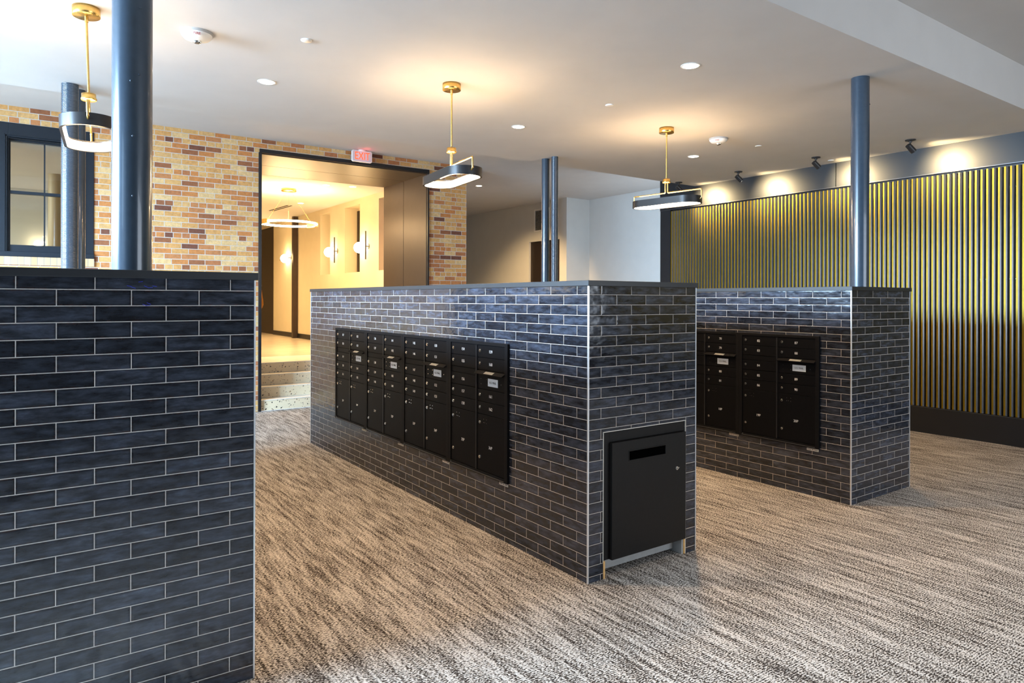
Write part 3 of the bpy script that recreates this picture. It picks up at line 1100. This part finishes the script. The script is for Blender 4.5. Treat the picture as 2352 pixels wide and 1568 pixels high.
def bend(pts, r=0.02, n=5):
    out = [Vector(pts[0])]
    for i in range(1, len(pts) - 1):
        p, a, c_ = Vector(pts[i]), Vector(pts[i - 1]), Vector(pts[i + 1])
        d1_, d2_ = (a - p).normalized(), (c_ - p).normalized()
        s, e_ = p + d1_ * r, p + d2_ * r
        for k in range(n + 1):
            t_ = k / n
            out.append((1 - t_) ** 2 * s + 2 * t_ * (1 - t_) * p + t_ ** 2 * e_)
    out.append(Vector(pts[-1]))
    return out


def pendant(x, y_, ang, label, lean=0):
    t_ = thing('pendant_lamp', label, 'pendant lamp', (x, y_, 0), ang, 'oval pendant lamps')
    MB().lathe([(0, -0.058), (0.079, -0.058), (0.081, -0.056), (0.081, 0), (0, 0)], (0, 0, HM), 40).build('canopy', M['brass'], t_)
    m = MB()
    m.cyl((0, 0, 3.0), (0, 0, 1), HM - 0.058 - 3.0, 0.0075)
    m.cyl((0, 0, 3.46), (0, 0, 1), 0.04, 0.011)
    m.build('rod', M['brass'], t_)
    MB().lathe([(0, 2.945), (0.042, 2.945), (0.046, 2.949), (0.046, 2.960), (0.042, 2.964), (0.042, 2.988), (0, 2.988)], n=28).build('hub', M['brass'], t_)
    bl_, zt = 0.437, 2.765
    for s in (-1, 1):
        pts = bend([(0, s * 0.016, 2.95), (0, s * 0.016, 2.835), (0, s * bl_, 2.835), (0, s * bl_, 2.738), (0, s * (bl_ - 0.022), 2.726)], 0.015)
        MB().tube(pts, 0.0075, 10).build('bracket_arm', M['brass'], t_)
    out = stadium(0.42, 0.157)
    inn = stadium(0.402, 0.139)
    inn2 = stadium(0.394, 0.131)
    m = MB()
    band(m, out, inn, 2.690, 2.765, 0, 0)
    m.build('band', M['lamp_black'], t_)
    m = MB()
    band(m, stadium(0.4015, 0.1385), inn2, 2.694, 2.752, 0, 0)
    m.build('led_strip', M['led'], t_)
    if lean:
        rot = Matrix.Rotation(lean, 4, fwd) @ Matrix.Rotation(ang, 4, 'Z')
        piv = Vector((x, y_, HM))
        t_.rotation_euler = rot.to_euler()
        t_.location = piv - rot.to_3x3() @ Vector((0, 0, HM))
    return t_


pendant(0.314, 5.287, math.radians(-5), lean=math.radians(-1.9), label='oval brass and black pendant lamp on the left, partly behind the thick column')
pendant(3.067, 5.262, math.radians(-6.8), 'oval brass and black pendant lamp above the central island')
pendant(5.789, 5.213, math.radians(8.6), 'oval brass and black pendant lamp on the right, before the slatted wall')
for (x, y_) in ((0.314, 5.287), (3.067, 5.262), (5.789, 5.213)):
    light('pendant_glow', 'POINT', (x, y_, 2.70), 14 if x < 1 else 30, WARM, 0.12)

# ------------------------------------------------------------------ ceiling fittings


def downlight(x, y_, z, label, pw=165, r=0.064, col=(1.0, 0.66, 0.33), aim=None, spot=115):
    t_ = thing('downlight', label, 'ceiling light', (x, y_, z), 0, 'recessed round downlights')
    MB().lathe([(r, 0), (r, -0.004), (r + 0.014, -0.003), (r + 0.016, 0)], n=32).build('trim_ring', M['white_plastic'], t_)
    MB().lathe([(0, -0.002), (r, -0.002)], n=32).build('lens', M['led_disc'], t_)
    light('down_beam', 'SPOT', (x, y_, z - 0.02), pw, col, 0.06, aim=aim or (x, y_, 0), spot=spot, blend=0.8)


downlight(1.718, 6.161, HM, 'round recessed downlight to the right of the left pendant lamp')
downlight(4.405, 3.713, HM, 'round recessed downlight, the largest, up from the right pendant lamp')
downlight(4.425, 6.131, HM, 'round recessed downlight between the central and right pendant lamps')
downlight(7.221, 6.031, HM, 'small recessed downlight between right pendant lamp and the smoke alarm')
downlight(7.59, 11.9, HH, 'recessed downlight beyond the central pendant, in the corridor', 700, 0.06, GOLD, (11.0, 14.3, 1.0), 58)
downlight(4.95, 15.1, LC, 'recessed downlight behind the ring chandelier in the lobby', 40, 0.06, GOLD)
downlight(4.55, 12.42, LC, 'recessed downlight just behind the portal lintel, left', 40, 0.06, GOLD)
downlight(5.02, 12.30, LC, 'recessed downlight just behind the portal lintel, right', 40, 0.06, GOLD)
light('down_beam', 'SPOT', (7.59, 11.9, HH - 0.03), 260, GOLD, 0.06, aim=(8.2, 13.0, 0), spot=140, blend=1.0)
# unseen ones that carry the rhythm of the dropped ceiling on towards the camera
light('down_beam', 'SPOT', (1.72, 3.71, HM - 0.01), 170, WARM, 0.06, aim=(1.72, 3.71, 0), spot=115, blend=0.8)
light('down_beam', 'SPOT', (7.2, 3.7, HM - 0.01), 80, WARM, 0.06, aim=(7.2, 3.7, 0), spot=115, blend=0.8)


for (x_, y2) in ((4.4, 1.2), (7.0, 1.2), (2.0, 1.2), (5.8, -1.2)):  # added unseen beams without fixtures, brighten the carpet near the camera
    light('down_beam', 'SPOT', (x_, y2, HH - 0.02), 55, (1.0, 0.88, 0.76), 0.08, aim=(x_, y2, 0), spot=95, blend=0.8)


def alarm(x, y_, label, rz):
    t_ = thing('smoke_alarm', label, 'smoke alarm', (x, y_, HM), rz, 'ceiling fire alarms')
    MB().lathe([(0.108, 0), (0.108, -0.012), (0.104, -0.018), (0.10, -0.020)], n=40).build('base_ring', M['grey_board'], t_)
    MB().lathe([(0.104, -0.012), (0.102, -0.026), (0.085, -0.046), (0.05, -0.058), (0, -0.060)], n=40).build('housing', M['white_plastic'], t_)
    m = MB()
    m.sphere((0.0, 0.0, -0.060), 0.022, 14, sx=1.5)
    m.build('strobe_lens', M['chrome'], t_)
    m = text_mesh('FIRE', 0.026, M['red_ink'])
    o = obj('lettering', m, t_)
    o.rotation_euler = (math.radians(41), 0, 0)
    o.location = (0.0, -0.0965, -0.0375)
    return t_


alarm(0.991, 5.316, 'round white fire alarm with red FIRE lettering, left part of the ceiling', math.radians(-10))
alarm(6.658, 5.192, 'round white fire alarm to the right of the right pendant lamp', math.radians(-60))
for (x, y_, lab) in ((1.677, 4.995, 'small white sprinkler cap right of the left fire alarm'),
                     (4.651, 4.922, 'small white sprinkler cap between the central and right pendant lamps'),
                     (7.377, 5.151, 'small white sprinkler cap just beyond the right fire alarm'),
                     (8.93, 5.10, 'small white sprinkler cap beside the third track spotlight')):
    o = MB().lathe([(0, -0.008), (0.038, -0.008), (0.040, -0.006), (0.040, 0)], (0, 0, 0), 28).build('sprinkler_cap', M['white_plastic'], None, 0, (x, y_, HM))
    tag(o, lab, 'sprinkler', 'sprinkler caps')

# spotlights along the slatted wall
names = ('farthest black spotlight, just above the right pendant lamp', 'second black spotlight from the far end of the slatted wall',
         'black spotlight just left of the right-hand column', 'nearest black spotlight, right of the right-hand column')
for k, (x, y_) in enumerate(((8.62, 7.50), (8.61, 6.352), (8.58, 5.111), (8.55, 3.901))):
    t_ = thing('ceiling_spotlight', names[k], 'spotlight', (x, y_, HM), 0, 'black wall-washing spotlights')
    MB().lathe([(0, -0.018), (0.02, -0.018), (0.056, -0.012), (0.058, 0), (0, 0)], n=28).build('canopy', M['lamp_black'], t_)
    m = MB()
    m.cyl((0, 0, -0.018), (0, 0, -1), 0.014, 0.02, 0.016)
    m.cyl((0, 0, -0.03), (0, 0, -1), 0.055, 0.006)
    m.build('stem', M['lamp_black'], t_)
    d_ = Vector((0.66, -0.25, -0.60)).normalized()
    c0 = Vector((0, 0, -0.095)) - d_ * 0.045
    m = MB()
    m.cyl(c0, d_, 0.105, 0.033, 0.036)
    m.build('lamp_head', M['lamp_black'], t_)
    m = MB()
    m.cyl(c0 + d_ * 0.104, d_, 0.003, 0.030)
    m.build('lens', M['led_disc'], t_)
    tip = Vector((x, y_, HM)) + c0 + d_ * 0.13
    light('spot_beam', 'SPOT', tip, 110, (1.0, 0.76, 0.40), 0.03, aim=(XS, y_ - 0.22, 3.22), spot=100, blend=1.0)
o = thing('ceiling_spotlight', 'black spotlight cut by the right edge of the picture', 'spotlight', (8.53, 2.75, HM), 0, 'black wall-washing spotlights')
bpy.data.objects.remove(o)
light('spot_beam', 'SPOT', (8.6, 2.70, HM - 0.1), 110, (1.0, 0.76, 0.40), 0.03, aim=(XS, 2.45, 3.22), spot=100, blend=1.0)

# exit sign
ex = thing('exit_sign', 'lit red EXIT sign hanging above the lobby opening', 'exit sign', (4.295, 10.16, 3.888))


def rrect(w, h, r, n=6):
    p = []
    for cx, cz, a0 in ((w - r, h - r, 0), (-w + r, h - r, PI / 2), (-w + r, -h + r, PI), (w - r, -h + r, 3 * PI / 2)):
        for i in range(n + 1):
            a = a0 + PI / 2 * i / n
            p.append((cx + r * math.cos(a), cz + r * math.sin(a)))
    return p


MB().prism(rrect(0.165, 0.089, 0.025), 'y', -0.016, 0.016).build('housing', M['white_plastic'], ex)
MB().prism(rrect(0.152, 0.077, 0.018), 'y', -0.018, -0.0161).build('face', M['exit_face'], ex)
MB().lathe([(0, 0.097), (0.06, 0.097), (0.06, 0.088), (0, 0.088)], n=24).build('canopy', M['white_plastic'], ex)
lt = obj('lettering', text_mesh('EXIT', 0.135, M['exit_red'], 0.001), ex, 0, (0.0, -0.0195, -0.001))
lt.scale = (0.92, 1, 1.25)
light('exit_glow', 'POINT', (4.32, 10.0, 3.90), 0.25, (1.0, 0.1, 0.08), 0.04)

# vent grille on the corridor wall
vg = thing('vent_grille', 'white louvred vent above the dark corridor door, beside the pipes', 'air vent', (10.57, 13.62, 3.65), -PI / 2)
m = MB()
for a in ((-0.31, -0.27, -0.285, 0.285), (0.27, 0.31, -0.285, 0.285), (-0.27, 0.27, 0.25, 0.285), (-0.27, 0.27, -0.285, -0.25)):
    m.box(a[0], a[1], -0.02, 0, a[2], a[3])
m.build('frame', M['white_plastic'], vg)
MB().box(-0.27, 0.27, -0.003, -0.001, -0.25, 0.25).build('back', M['dark_hole'], vg)
m = MB()
for i in range(16):
    z = -0.24 + i * 0.031
    m.add([(-0.27, -0.018, z), (0.27, -0.018, z), (0.27, -0.004, z + 0.018), (-0.27, -0.004, z + 0.018)], [(0, 1, 2, 3), (3, 2, 1, 0)])
m.build('louvres', M['white_plastic'], vg)
